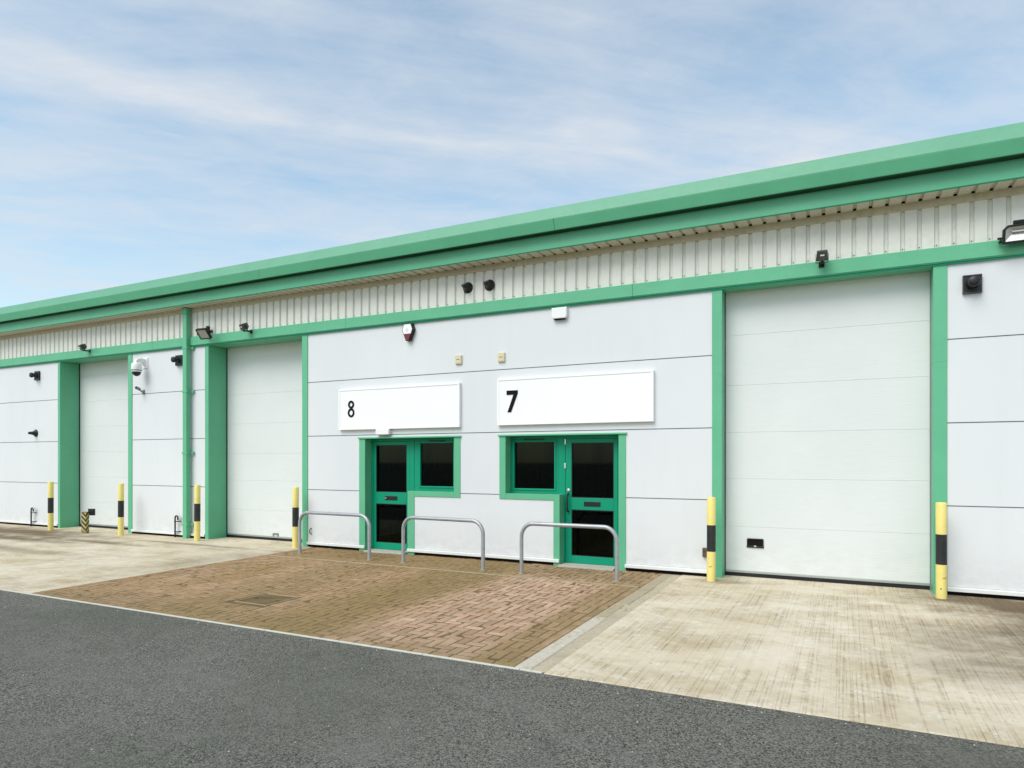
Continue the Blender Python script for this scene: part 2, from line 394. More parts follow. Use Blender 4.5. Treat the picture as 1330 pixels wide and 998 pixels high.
# clay pavers: herringbone, one mesh of bevelled blocks
def pavers():
    V = []; F = []; TN = []
    def block(x0, x1, y0, y1):
        g_ = .0062; c = .006
        x0 += g_; x1 -= g_; y0 += g_; y1 -= g_
        z = random.gauss(0, .0011); tx = random.gauss(0, .0016); ty = random.gauss(0, .0016)
        jx = random.gauss(0, .0011); jy = random.gauss(0, .0011)
        o = len(V)
        for (a, b) in ((x0, y0), (x1, y0), (x1, y1), (x0, y1)): V.append((a+jx, b+jy, -.030))
        for (a, b) in ((x0, y0), (x1, y0), (x1, y1), (x0, y1)): V.append((a+jx, b+jy, z-.005))
        for (a, b, sx, sy) in ((x0+c, y0+c, -1, -1), (x1-c, y0+c, 1, -1), (x1-c, y1-c, 1, 1), (x0+c, y1-c, -1, 1)):
            V.append((a+jx, b+jy, z+sx*tx+sy*ty))
        q = random.random(), random.random(), random.random()
        for a in range(4):
            b = (a+1) % 4
            F.append((o+a, o+b, o+4+b, o+4+a)); F.append((o+4+a, o+4+b, o+8+b, o+8+a))
        F.append((o+8, o+9, o+10, o+11)); TN.extend([q]*9)
    W = .1
    hole = (-6.39, -5.87, -4.16, -3.64)
    def blocked(x0, x1, y0, y1):
        return x1 > hole[0]+.001 and x0 < hole[1]-.001 and y1 > hole[2]+.001 and y0 < hole[3]-.001
    def zone(xa, xb, ya, yb):
        nx = int(round((xb-xa)/W)); ny = int(round((yb-ya)/W)); sx = (xb-xa)/nx; sy = (yb-ya)/ny
        for j in range(-1, ny+1):
            for i in range(-1, nx+1):
                kk = (i-j) % 4
                if kk == 0: cells = [(i, j), (i+1, j)]
                elif kk == 3: cells = [(i, j), (i, j+1)]
                else: continue
                ins = [c for c in cells if 0 <= c[0] < nx and 0 <= c[1] < ny]
                if not ins: continue
                if len(ins) == 2:
                    a = (xa+ins[0][0]*sx, xa+(ins[1][0]+1)*sx, ya+ins[0][1]*sy, ya+(ins[1][1]+1)*sy)
                    if not blocked(*a): block(*a); continue
                for c in ins:
                    a = (xa+c[0]*sx, xa+(c[0]+1)*sx, ya+c[1]*sy, ya+(c[1]+1)*sy)
                    if not blocked(*a): block(*a)
    X0, X1, Y0, Y1 = -9.04, -2.362, ROADY+.012, .16
    # border courses
    n = int((X1-X0)/.2); s = (X1-X0)/n
    for i in range(n): block(X0+i*s, X0+(i+1)*s, Y0, Y0+W)
    n = int((-1.21-Y0-W)/.2); s = (-1.21-Y0-W)/n
    for j in range(n):
        block(X0, X0+W, Y0+W+j*s, Y0+W+(j+1)*s); block(X1-W, X1, Y0+W+j*s, Y0+W+(j+1)*s)
    zone(X0+W, X1-W, Y0+W, -1.21)
    zone(X0, X1, -1.145, -.0)
    me = bpy.data.meshes.new('brick_paving'); me.from_pydata(V, [], F)
    ca = me.color_attributes.new('tint', 'FLOAT_COLOR', 'CORNER')
    li = 0
    for pi_, p in enumerate(me.polygons):
        for _ in p.loop_indices:
            ca.data[li].color = TN[pi_]+(1,); li += 1
    me.materials.append(M['brick'])
    o = bpy.data.objects.new('brick_paving', me); COL.objects.link(o)
    tag(o, 'reddish brown herringbone brick paving in front of the two doors', 'paving', kind='structure')
pavers()

# loose pale grit on the road and the paving
gr = MB()
def stone(x, y, z, r):
    m = T(x, y, z) @ R('Z', random.uniform(0, 360)) @ Matrix.Diagonal((r*random.uniform(.7, 1.4), r, r*random.uniform(.4, .8), 1))
    gr.add([(1, 0, 0), (-1, 0, 0), (0, 1, 0), (0, -1, 0), (0, 0, 1), (0, 0, -.6)],
           [(0, 2, 4), (2, 1, 4), (1, 3, 4), (3, 0, 4), (2, 0, 5), (1, 2, 5), (3, 1, 5), (0, 3, 5)], m)
for _ in range(330):
    stone(random.uniform(-14, 3), ROADY-.06-abs(random.gauss(0, 1.6)), -.004, random.uniform(.0025, .0065))
for _ in range(90): stone(random.uniform(-9, 3), random.uniform(ROADY+.05, -.1), .001, random.uniform(.003, .008))
for _ in range(140): stone(random.uniform(-16, 3), ROADY-.07-abs(random.gauss(0, .03)), -.004, random.uniform(.003, .007))
gr = gr.build('grit', 'grit'); tag(gr, 'scattered pale grit and chippings on the asphalt and paving', 'grit', kind='stuff')

# ------------------------------------------------------------------ the building
B = thing('industrial_building', 'long low terrace of white industrial units with green trim and roller doors', 'building', (0, 0, 0))
XL, XR = -46.0, 14.0
ROWS = [(.105, 1.083), (1.097, 2.100), (2.114, 3.123), (3.137, 4.064)]
def wall(segs_by_row, extra=(), back=()):
    p = MB(); j = MB()
    for (z0, z1), segs in zip(ROWS, segs_by_row):
        for s_ in segs:
            a, b_ = s_[0], s_[1]; zz0 = s_[2] if len(s_) > 2 else z0; zz1 = s_[3] if len(s_) > 3 else z1
            p.box(a, b_, 0.0, .007, zz0, zz1)
    o = p.build('wall_panel', 'panel', B)
    for a, b_, z0, z1 in back: j.box(a, b_, .008, .10, z0, z1)
    j.build('panel_joint', 'joint', o)
    return o
def sill(parent, a, b_):
    MB().prism_x([(-.040, .050), (-.040, .094), (-.002, .104), (-.002, .050)], a, b_).build('drip_sill', 'sill', parent, bevel=.003)
    MB().box(a, b_, .006, .0079, -.05, .0505).build('base_gap', 'dark', parent)
def plain_wall(a, b_):
    w = wall([[(a, b_)]]*4, back=[(a, b_, .05, 4.064)])
    sill(w, a, b_); return w
plain_wall(XL, -17.172)
plain_wall(-14.366, -11.992)
plain_wall(1.136, 3.10); plain_wall(3.11, XR)
# centre wall with the two entrances
E8 = (-7.93, -6.72, -5.79); E7 = (-5.046, -4.09, -2.919)
wc = wall([
    [(-9.166, -7.93), (-6.72, -5.79, .105, 1.02), (-5.79, -5.046), (-5.046, -4.09, .105, 1.02), (-2.919, -1.668)],
    [(-9.166, -7.93), (-5.79, -5.046), (-2.919, -1.668), (-7.93, -5.79, 2.052, 2.100), (-5.046, -2.919, 2.052, 2.100)],
    [(-9.166, -1.668)], [(-9.166, -1.668)]],
    back=[(-9.166, -7.93, .05, 2.052), (-5.79, -5.046, .05, 2.052), (-2.919, -1.668, .05, 2.052), (-9.166, -1.668, 2.0525, 4.064),
          (-6.72, -5.79, .05, 1.02), (-5.046, -4.09, .05, 1.02)])
for a, b_ in ((-9.166, -7.80), (-6.86, -3.988), (-2.93, -1.668)): sill(wc, a, b_)

# cladding band: flat crests with narrow troughs
def cladding():
    p = MB(); x = XL; prof = []
    pitch = .1815
    n = int((XR-XL)/pitch)
    off = 1.569-.0275-XL
    start = XL+(off % pitch)-pitch
    pts = []
    for i in range(n+2):
        a = start+i*pitch       # trough begins
        pts += [(a, -.012), (a+.012, .020), (a+.043, .020), (a+.055, -.012)]
    vs = [(x_, y_, 4.20) for x_, y_ in pts]+[(x_, y_, 4.80) for x_, y_ in pts]
    k_ = len(pts)
    p.add(vs, [(i, i+1, k_+i+1, k_+i) for i in range(k_-1)])
    o = p.build('cladding', 'cream', B)
    f = MB()
    for i in range(0, n+2):
        a = start+i*pitch+.0275
        if a < -16 or a > 6: continue
        f.lathe([(.008, 0), (.008, .006), (.004, .009)], 8, T(a, .020, 4.305) @ R('X', 90))
    tag(f.build('fixing', 'grey', o), kind='stuff')
cladding()
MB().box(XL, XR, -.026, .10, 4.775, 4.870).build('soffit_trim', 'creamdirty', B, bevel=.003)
# soffit sheet, ribbed front to back, with dark ventilation notches at the wall
def soffit():
    pitch = .1815; n = int((XR-XL)/pitch); pts = []
    for i in range(n+1):
        a = XL+i*pitch
        pts += [(a, 4.868), (a+.006, 4.896), (a+.040, 4.896), (a+.046, 4.868)]
    k_ = len(pts)
    vs = [(x_, -.325, z_) for x_, z_ in pts]+[(x_, -.024, z_) for x_, z_ in pts]
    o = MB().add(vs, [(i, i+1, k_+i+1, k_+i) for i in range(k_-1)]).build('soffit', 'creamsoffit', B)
    MB().box(XL, XR, -.020, -.005, 4.871, 4.92).build('vent_gap', 'dark', o)
soffit()
MB().box(XL, XR, -.350, -.328, 4.866, 5.078).build('fascia', 'trim', B, bevel=.004)
MB().box(XL, XR, -.353, -.322, 4.859, 4.8655).build('fascia_drip', 'door', B)
MB().box(XL, XR, -.458, -.30, 5.112, 5.20).build('gutter_gap', 'gap_shade', B)  # filler block, the gap's shade is put into its colour
MB().box(XL, XR, -.345, -.30, 5.0785, 5.1115).build('gutter_back', 'gap_shade', B)
# eaves gutter: underside, front leaning out, top flashing leaning back
gut = MB()
gx = XL
while gx < XR:
    x1 = min(gx+6.02, XR)
    gut.prism_x([(-.476, 5.083), (-.500, 5.080), (-.554, 5.228), (-.554, 5.234), (-.40, 5.236), (-.40, 5.226), (-.532, 5.224)], gx, x1-.004); gx = x1
gut.build('gutter', 'trim', B, bevel=.006)
ef = MB(); gx = XL+2.4
MB().prism_x([(-.556, 5.2345), (-.474, 5.436), (-.440, 5.446), (-.40, 5.2365)], XL, XR).build('eaves_flashing', 'roof', B, bevel=.006)
MB().add([(XL, -.47, 5.43), (XR, -.47, 5.43), (XR, 16, 6.6), (XL, 16, 6.6), (XL, -.47, 5.20), (XR, -.47, 5.20), (XR, 16, 6.37), (XL, 16, 6.37)],
         [(0, 1, 2, 3), (4, 7, 6, 5), (0, 4, 5, 1), (1, 5, 6, 2), (2, 6, 7, 3), (3, 7, 4, 0)]).build('roof', 'roof', B)
MB().box(XL, XL+.1, .12, 15.9, 0, 5.4).build('side_wall', 'panel', B)
MB().box(XR-.1, XR, .12, 15.9, 0, 5.4).build('side_wall', 'panel', B)
MB().box(XL+.1, XR-.1, 15.8, 15.9, 0, 6.3).build('rear_wall', 'panel', B)
MB().box(XL, XR, .105, .125, 4.20, 5.2).build('eaves_wall', 'joint', B)
# green lintel trim with a drip lip and a painted shade strip
lt = MB(); gx = XL
while gx < XR:
    x1 = min(gx+5.4, XR)
    lt.prism_x([(.0, 4.066), (-.046, 4.066), (-.046, 4.078), (-.058, 4.078), (-.058, 4.250), (-.050, 4.262), (-.012, 4.268), (.0, 4.268)], gx, x1-.003); gx = x1
lt.build('lintel_trim', 'trim', B, bevel=.003)
MB().box(XL, XR, -.030, -.0145, 4.042, 4.0655).build('lintel_shade', 'door', B)  # darker green strip paints the shade under the lintel

# ---- roller door bays
def bay(j0, j1, d0, d1, joints, dy, handle):
    # j0..d0 and d1..j1 are the jamb trims, d0..d1 the opening
    jm = MB().box(j0, d0, -.014, dy+.05, -.05, 4.046).build('door_jamb', 'trim', B, bevel=.003)
    jm2 = MB().box(d1, j1, -.014, dy+.05, -.05, 4.046).build('door_jamb', 'trim', B, bevel=.003)
    for jo, ja, jb in ((jm, j0, d0), (jm2, d1, j1)): MB().box(ja-.0012, jb+.0012, -.0155, dy+.02, 2.86, 4.0455).build('lap', 'trim', jo, bevel=.002)
    MB().box(d0+.001, d1-.001, .002, dy+.05, 4.050, 4.19).build('door_head', 'trim', B)
    p = MB(); zs = [.082]+joints+[4.15]
    for a, b_ in zip(zs[:-1], zs[1:]):
        # each section: slightly dished lips at its joints
        p.prism_x([(dy+.003, a+.0005), (dy, a+.0035), (dy, b_-.003), (dy+.002, b_-.0005), (dy+.04, b_-.0008), (dy+.04, a+.0008)], d0+.004, d1-.004)
    o = p.build('roller_door', 'shutter', B)
    MB().box(d0+.004, d1-.004, dy+.041, dy+.07, .05, 4.15).build('door_backing', 'shutter', o)
    MB().box(d0+.004, d1-.004, dy-.006, dy+.03, .052, .084).build('bottom_rail', 'alu', o, bevel=.002)
    MB().box(d0+.004, d1-.004, dy-.004, dy+.03, -.002, .052).build('bottom_seal', 'rubber', o)
    MB().box(d0-.001, d0+.010, dy-.022, dy, .0, 4.05).build('edge_seal', 'rubber', o)
    MB().box(d1-.010, d1+.001, dy-.022, dy, .0, 4.05).build('edge_seal', 'grey', o)
    if handle:
        hx0, hx1, hz0, hz1 = handle
        hm = MB()
        yb, yf = .262, .246
        # tray: frame and a recessed back
        hm.box(hx0, hx1, yf, yb, hz0, hz0+.028).box(hx0+.008, hx1-.008, yf, yb, hz1-.014, hz1)
        hm.box(hx0+.004, hx0+.020, yf, yb, hz0+.028, hz1-.014).box(hx1-.020, hx1-.004, yf, yb, hz0+.028, hz1-.014)
        h = hm.build('step_handle', 'black', o, bevel=.003)
        MB().box(hx0+.02, hx1-.02, .255, .2615, hz0+.028, hz1-.014).build('recess', 'dark', h)
        MB().box((hx0+hx1)/2-.015, (hx0+hx1)/2+.015, .238, .246, hz0+.012, hz0+.030).build('lock', 'steel', h, bevel=.002)
    return o
bay(-17.170, -14.368, -17.08, -14.503, [.62, 1.24, 1.86, 2.48, 3.10, 3.72], .46, None)
d1 = bay(-11.990, -9.168, -11.885, -9.303, [.611, 1.225, 1.792, 2.421, 3.045, 3.800], .46, None)
MB().box(-10.55, -10.39, .448, .460, .115, .15).box(-10.55, -10.52, .448, .460, .085, .115).box(-10.42, -10.39, .448, .460, .085, .115).build('pull_handle', 'grey', d1, bevel=.003)
bay(-1.666, 1.134, -1.531, .989, [.705, 1.386, 2.045, 2.715, 3.429], .262, (-1.235, -1.005, .415, .545))

# ---- entrances
FY0, FY1 = .170, .235
def entrance(left, right, mull, strip, door, wglass, wframe, dglass, zr, left_door):
    """light green trim and reveals, then the darker green door and window frames"""
    TY0, TY1 = -.013, .26
    t = MB()
    if left_door:
        t.box(left, left+.135, TY0, TY1, -.05, 2.040)
        t.box(right-.122, right, TY0, TY1, 1.020, 2.040)
        t.box(strip[1], right-.122, TY0, TY1, 1.020, 1.110)
        t.box(strip[0], strip[1], TY0, TY1, -.05, 1.110)
    else:
        t.box(left, left+.113, TY0, TY1, 1.020, 2.040)
        t.box(right-.111, right, TY0, TY1, -.05, 2.040)
        t.box(left+.113, strip[0], TY0, TY1, 1.020, 1.110)
        t.box(strip[0], strip[1], TY0, TY1, -.05, 1.110)
    tr = t.build('entrance_trim', 'trim', B, bevel=.003)
    MB().box(left-.018, right+.018, -.034, TY1, 2.0405, 2.066).build('head_flashing', 'trim', tr, bevel=.003)
    # fixed frame
    f = MB()
    a = left+.135 if left_door else left+.113; b_ = right-.122 if left_door else right-.111
    f.box(a, b_, FY0, FY1, 1.992, 2.040)
    f.box(mull[0], mull[1], FY0, FY1, .0 if True else 1.11, 1.992)
    if left_door: f.box(a, door[0]-.003, FY0, FY1, .0, 1.992)
    else: f.box(door[1]+.003, b_, FY0, FY1, .0, 1.992)
    f.build('door_frame', 'door', B, bevel=.003)
    # window sash
    w = MB(); wa, wb = wframe; ga, gb, gz0, gz1 = wglass
    w.box(wa, wb, FY0+.006, FY1, 1.112, gz0).box(wa, wb, FY0+.006, FY1, gz1, 1.990)
    w.box(wa, ga, FY0+.006, FY1, gz0, gz1).box(gb, wb, FY0+.006, FY1, gz0, gz1)
    wo = w.build('window', 'door', B, bevel=.004)
    # opening sash bead: a raised ring round the pane
    q = MB(); bw = .028; e_ = FY0-.008
    q.box(ga-bw, gb+bw, e_, FY0+.005, gz0-bw, gz0).box(ga-bw, gb+bw, e_, FY0+.005, gz1, gz1+bw-.004)
    q.box(ga-bw, ga, e_, FY0+.005, gz0, gz1).box(gb, gb+bw, e_, FY0+.005, gz0, gz1)
    q.build('sash', 'door', wo, bevel=.003)
    MB().box(ga-.01, gb+.01, .200, .206, gz0-.01, gz1+.01).build('pane', 'glass', wo)
    MB().box(ga+.18, gb-.18, FY0-.018, FY0+.004, 1.978, 1.998).build('trickle_vent', 'black', wo, bevel=.003)
    # door leaf
    da, db = door; pa, pb = dglass; z0, z1, z2, z3 = zr
    d = MB()
    d.box(da, pa, FY0+.004, FY1, .028, 1.988).box(pb, db, FY0+.004, FY1, .028, 1.988)
    d.box(pa, pb, FY0+.004, FY1, .028, z0).box(pa, pb, FY0+.004, FY1, z1, z2).box(pa, pb, FY0+.004, FY1, z3, 1.988)
    do = d.build('entrance_door', 'door', B, bevel=.004)
    bd = MB()
    for (q0, q1) in ((z0, z1), (z2, z3)):
        bd.box(pa, pa+.012, FY0+.010, .20, q0, q1).box(pb-.012, pb, FY0+.010, .20, q0, q1)
        bd.box(pa+.012, pb-.012, FY0+.010, .20, q0, q0+.012).box(pa+.012, pb-.012, FY0+.010, .20, q1-.012, q1)
    bd.build('glazing_bead', 'black', do)
    for (q0, q1) in ((z0, z1), (z2, z3)):
        MB().box(pa-.01, pb+.01, .2005, .2065, q0-.01, q1+.01).build('pane', 'glass', do)
    cx = (pa+pb)/2; zm = (z1+z2)/2
    lp = MB().box(cx-.135, cx+.135, FY0-.006, FY0+.003, zm-.036, zm+.036).build('letter_plate', 'black', do, bevel=.003)
    # threshold and room behind
    MB().box(da-.02, db+.02, -.10, .262, -.02, .024).build('threshold', 'slabedge', B, bevel=.006)
    rm = MB(); xa, xb = left-.1, right+.1
    rm.box(xa, xb, 2.6, 2.65, 0, 2.5).box(xa-.05, xa, .3, 2.65, 0, 2.5).box(xb, xb+.05, .3, 2.65, 0, 2.5)
    rm.box(xa, xb, .3, 2.6, 2.45, 2.5).box(xa, xb, .3, 2.6, -.01, .02)
    rm.build('interior_room', 'room', B)
    bl = MB(); xx = ga+.02
    while xx < gb-.08:
        bl.box(xx, xx+.062, .42, .424, 1.0, 2.2, T(xx+.03, .42, 0) @ R('Z', 32) @ T(-xx-.03, -.42, 0)); xx += .085
    xx = pa+.02
    while xx < pb-.08:
        bl.box(xx, xx+.062, .62, .624, .10, 2.2, T(xx+.03, .62, 0) @ R('Z', 32) @ T(-xx-.03, -.62, 0)); xx += .085
    bl.build('window_blind', 'blind', B)
    return do, wo, tr
do8, wo8, tr8 = entrance(-7.93, -5.79, (-6.944, -6.850), (-6.86, -6.72), (-7.742, -6.947), (-6.714, -6.031, 1.195, 1.950), (-6.848, -5.914),
         (-7.690, -7.011), (.150, .858, 1.070, 1.925), True)
do7, wo7, tr7 = entrance(-5.046, -2.919, (-4.078, -3.962), (-4.09, -3.985), (-3.958, -3.104), (-4.862, -4.149, 1.190, 1.945), (-4.931, -4.080),
         (-3.859, -3.165), (.146, .872, 1.060, 1.925), False)
# handle, lock and hinge plates on the right-hand door
hd = MB().tube([(-3.905, .165, .84), (-3.905, .118, .845), (-3.905, .110, .88), (-3.905, .110, 1.08), (-3.905, .118, 1.115), (-3.905, .165, 1.12)], .013)
hd.build('door_handle', 'black', do7, smooth=True)
MB().lathe([(.024, 0), (.024, .012), (.016, .016)], 16, T(-3.905, .172, 1.175) @ R('X', 90)).box(-3.93, -3.88, .160, .172, 1.155, 1.195).build('door_lock', 'steel', do7, bevel=.002)
MB().box(-3.975, -3.945, .155, .172, 1.52, 1.60).build('hinge', 'steel', do7, bevel=.003)
MB().box(-3.968, -3.948, .158, .172, 1.90, 1.985).build('hinge', 'steel', do7, bevel=.003)
MB().lathe([(.014, 0), (.014, .014)], 14, T(-7.455, .163, .964) @ R('X', 90)).build('door_lock', 'steel', do8)

# ---- rainwater pipe
dp = MB().box(-12.510, -12.390, -.150, -.050, -.02, 4.862).build('downpipe', 'trim', B, bevel=.012)
for z in (.29, 1.80, 3.10, 4.02):
    MB().box(-12.525, -12.375, -.155, -.044, z-.022, z+.022).box(-12.375, -12.31, -.048, -.002, z-.030, z+.030).box(-12.405, -12.36, -.050, -.002, z-.02, z+.02).build('pipe_bracket', 'trim', dp, bevel=.004)
MB().box(-12.525, -12.375, -.165, -.040, 4.74, 4.858).build('outlet_socket', 'trim', dp, bevel=.008)

# ------------------------------------------------------------------ signs
def numeral_8(cx, cz, w, h, st):
    def ring(zc, rx, rz, n=40):
        o = [(cx+rx*math.cos(2*PI*k/n), zc+rz*math.sin(2*PI*k/n)) for k in range(n)]
        i_ = [(cx+(rx-st)*math.cos(2*PI*k/n), zc+(rz-st*1.02)*math.sin(2*PI*k/n)) for k in range(n)]
        return o, i_
    m = MB()
    hb, ht = h*.545, h*.475
    for zc, rx, rz, dy in ((cz-h/2+hb/2, w/2, hb/2, 0), (cz+h/2-ht/2, w/2*.90, ht/2, .0006)):
        o, i_ = ring(zc, rx, rz); n = len(o)
        vs = [(x_, -.0610-dy, z_) for x_, z_ in o]+[(x_, -.0610-dy, z_) for x_, z_ in i_]+[(x_, -.054, z_) for x_, z_ in o]+[(x_, -.054, z_) for x_, z_ in i_]
        fs = []
        for k_ in range(n):
            q = (k_+1) % n
            fs += [(k_, q, n+q, n+k_), (k_, 2*n+k_, 2*n+q, q), (n+k_, n+q, 3*n+q, 3*n+k_)]
        m.add(vs, fs)
    return m
def sign(x0, x1, z0, z1, label):
    t = thing('unit_sign', label, 'sign', (x0, 0, z0))
    b_ = (x0, 0, z0)
    MB().box(x0+.03, x1-.03, -.052, -.002, z0+.03, z1-.03).build('board', 'signwhite', t, base=b_)
    f = MB(); w = .034
    f.box(x0, x1, -.060, -.002, z0, z0+w).box(x0, x1, -.060, -.002, z1-w, z1)
    f.box(x0, x0+w, -.060, -.002, z0+w, z1-w).box(x1-w, x1, -.060, -.002, z0+w, z1-w)
    f.build('frame', 'signwhite', t, base=b_, bevel=.005)
    MB().box(x0+.36, x0+.364, -.0535, -.0515, z0+w, z1-w).build('seam', 'sill', t, base=b_)
    return t, b_
t, b_ = sign(-8.372, -5.776, 2.205, 2.955, 'smaller white sign board with a thin black figure 8, nearer the downpipe')
numeral_8(-8.078, 2.588, .152, .305, .037).build('numeral', 'ink', t, base=b_)
t, b_ = sign(-5.062, -2.488, 2.216, 2.973, 'white sign board with a bold slanted black figure 7, nearer the big roller door')
x0, x1, zt, zb = -4.890, -4.690, 2.775, 2.425
MB().prism_y([(x0, zt), (x1, zt), (x1, zt-.050), (x0+.080, zb), (x0+.016, zb), (x0+.124, zt-.068), (x0, zt-.068)], -.0610, -.054).build('numeral', 'ink', t, base=b_)

# ------------------------------------------------------------------ bollards
def make_bollard(label):
    t = thing('bollard', label, 'bollard', (0, 0, 0), 'yellow and black bollards beside the roller doors')
    r_ = .0585; zt = 1.145; z1, z2 = .405, .765
    MB().lathe([(r_, -.05), (r_, z1)], 32).build('lower_post', 'yellow', t, smooth=True)
    MB().lathe([(r_, z2), (r_, zt-.012), (r_-.004, zt-.004), (r_-.012, zt), (.02, zt+.003)], 32).build('upper_post', 'yellow', t, smooth=True)
    MB().lathe([(r_+.0012, z1), (r_+.0012, z2)], 32).build('black_band', 'band', t, smooth=True)
    return t
BL = [(-16.77, -.40, 1.0, 'bollard left of the far left roller door, before a deep green jamb'),
      (-14.20, -.38, 1.0, 'bollard right of the far left roller door, facing the striped post'),
      (-11.83, -.33, 1.0, 'bollard beside the green downpipe and the middle roller door'),
      (-9.23, -.26, 1.0, 'bollard at the right jamb of the middle roller door, next to a steel hoop'),
      (-1.625, -.32, 1.0, 'scuffed bollard at the left jamb of the big right roller door'),
      (1.045, -.27, 1.0, 'bollard at the right jamb of the big roller door, nearest of all')]
b0 = make_bollard(BL[0][3])
for i, (x, y, s, lab) in enumerate(BL):
    o = b0 if i == 0 else copy_tree(b0)
    o.location = (x, y, 0); o.rotation_euler = (random.uniform(-.006, .006), random.uniform(-.006, .006), random.uniform(0, 6)); o['label'] = lab
    if i >= 4:
        # knocks and bare patches low on the two nearest posts
        chips = ((-1.75, .20, .040, .012), (-1.35, .205, .013, .020), (-1.9, .31, .02, .006)) if i == 4 else ((-1.2, .245, .036, .012), (-.85, .25, .012, .024), (-1.75, .12, .012, .034))
        for (a, z, w, h) in chips:
            m = MB()
            q = Matrix.Rotation(a-o.rotation_euler[2], 4, 'Z')
            m.add([(.0586+random.uniform(0, .0004), w/2*math.cos(k_*PI/4)*random.uniform(.6, 1.1), z+h/2*math.sin(k_*PI/4)*random.uniform(.6, 1.1)) for k_ in range(8)], [tuple(range(8))], q)
            m.build('paint_chip', 'rust', o)

# ------------------------------------------------------------------ steel hoops
def make_hoop():
    t = thing('hoop_barrier', '', 'barrier', (0, 0, 0), 'galvanised hoops before the entrances')
    w, h, rr = 1.575, .735, .20
    pts = [(-w/2, 0, -.06), (-w/2, 0, h-rr-.03)]
    for k_ in range(1, 12): a = PI-(PI/2)*k_/12; pts.append((-w/2+rr+rr*math.cos(a), 0, h-rr+rr*math.sin(a)))
    for k_ in range(12):
        pts.append((-w/2+rr+(w-2*rr)*k_/11, 0, h))
    for k_ in range(1, 12): a = PI/2-(PI/2)*k_/12; pts.append((w/2-rr+rr*math.cos(a), 0, h-rr+rr*math.sin(a)))
    pts += [(w/2, 0, h-rr-.03), (w/2, 0, -.06)]
    MB().tube(pts, .0295, 20).build('hoop', 'galv', t, smooth=True)
    for sx in (-1, 1): MB().lathe([(.046, -.02), (.046, .006), (.034, .012), (.03, .012)], 20, T(sx*w/2, 0, 0)).build('base_collar', 'edgeline', t, smooth=True)
    return t
h0 = make_hoop()
HP = [(-8.603, -.80, -7.018, -.87, 'grey steel hoop in front of the wall left of door 8'),
      (-6.359, -.84, -4.849, -.92, 'grey steel hoop between the doors, under the window of unit 8'),
      (-4.196, -.95, -2.761, -.95, 'grey steel hoop in front of the door of unit 7')]
for i, (xa, ya, xb, yb, lab) in enumerate(HP):
    o = h0 if i == 0 else copy_tree(h0)
    o.location = ((xa+xb)/2, (ya+yb)/2, 0); o.rotation_euler = (0, 0, math.atan2(yb-ya, xb-xa)); o['label'] = lab
    o.scale = (math.hypot(xb-xa, yb-ya)/1.575, 1, 1)

# ------------------------------------------------------------------ manhole
t = thing('manhole_cover', 'square recessed drain cover with a pale metal rim set in the bricks', 'manhole cover', (-6.13, -3.90, 0))
f = MB(); a = .258
for (x0, x1, y0, y1) in ((-a, a, -a, -a+.016), (-a, a, a-.016, a), (-a, -a+.016, -a+.016, a-.016), (a-.016, a, -a+.016, a-.016)): f.box(x0, x1, y0, y1, -.06, .004)
f.build('frame', 'edgeline', t, bevel=.002)
MB().box(-a+.016, a-.016, -a+.016, a-.016, -.06, -.006).build('tray', 'rust', t)
for x_ in (-.17, .17): MB().box(x_-.03, x_+.03, -.012, .012, -.0058, -.003).build('keyhole', 'dark', t)

# ------------------------------------------------------------------ floodlights
def small_flood():
    t = thing('floodlight', '', 'floodlight', (0, 0, 0), 'small dark floodlights on the green lintel')
    # body: tapered hood, glass facing outward and down
    body = MB(); m = T(0, -.165, .065) @ R('X', 30)
    f = [(-.070, -.062), (.070, -.062), (.062, .060), (-.062, .060)]; bk = [(-.042, -.040), (.042, -.040), (.038, .040), (-.038, .040)]
    vs = [(x_, -.045, z_) for x_, z_ in f]+[(x_, .025, z_) for x_, z_ in f]+[(x_, .075, z_) for x_, z_ in bk]
    fs = [(3, 2, 1, 0), (8, 9, 10, 11)]
    for k_ in range(4):
        q = (k_+1) % 4; fs += [(k_, q, 4+q, 4+k_), (4+k_, 4+q, 8+q, 8+k_)]
    body.add(vs, fs, m)
    for k_ in range(5): body.box(-.045+k_*.021, -.041+k_*.021, .030, .085, -.045, .050, m)
    body.build('housing', 'grey_dark', t, bevel=.006)
    MB().box(-.054, .054, -.050, -.0455, -.050, .046, m).build('lens', 'darklens', t, bevel=.004)
    MB().box(-.024, .024, -.0535, -.0505, .004, .022, m).build('lens_glint', 'white', t, bevel=.003)  # white tab painted in for the bright glint on the glass
    MB().box(-.076, -.071, -.012, .012, -.09, .02, m).box(.071, .076, -.012, .012, -.09, .02, m).box(-.076, .076, -.012, .012, -.095, -.088, m).build('bracket', 'black', t, bevel=.002)
    MB().box(-.018, .018, -.150, -.004, -.022, .002).box(-.035, .035, -.012, .002, -.05, .03).build('arm', 'black', t, bevel=.003)
    return t
s0 = small_flood()
for i, (x, z, yaw, lab) in enumerate([(-15.83, 4.215, -12, 'small floodlight on the lintel above the far left roller door'),
                           (-10.60, 4.225, -12, 'small floodlight on the lintel above the middle roller door'),
                           (-.262, 4.225, 4, 'small floodlight on the lintel above the right roller door')]):
    o = s0 if i == 0 else copy_tree(s0)
    o.location = (x, -.058, z); o.rotation_euler = (0, 0, math.radians(yaw)); o['label'] = lab

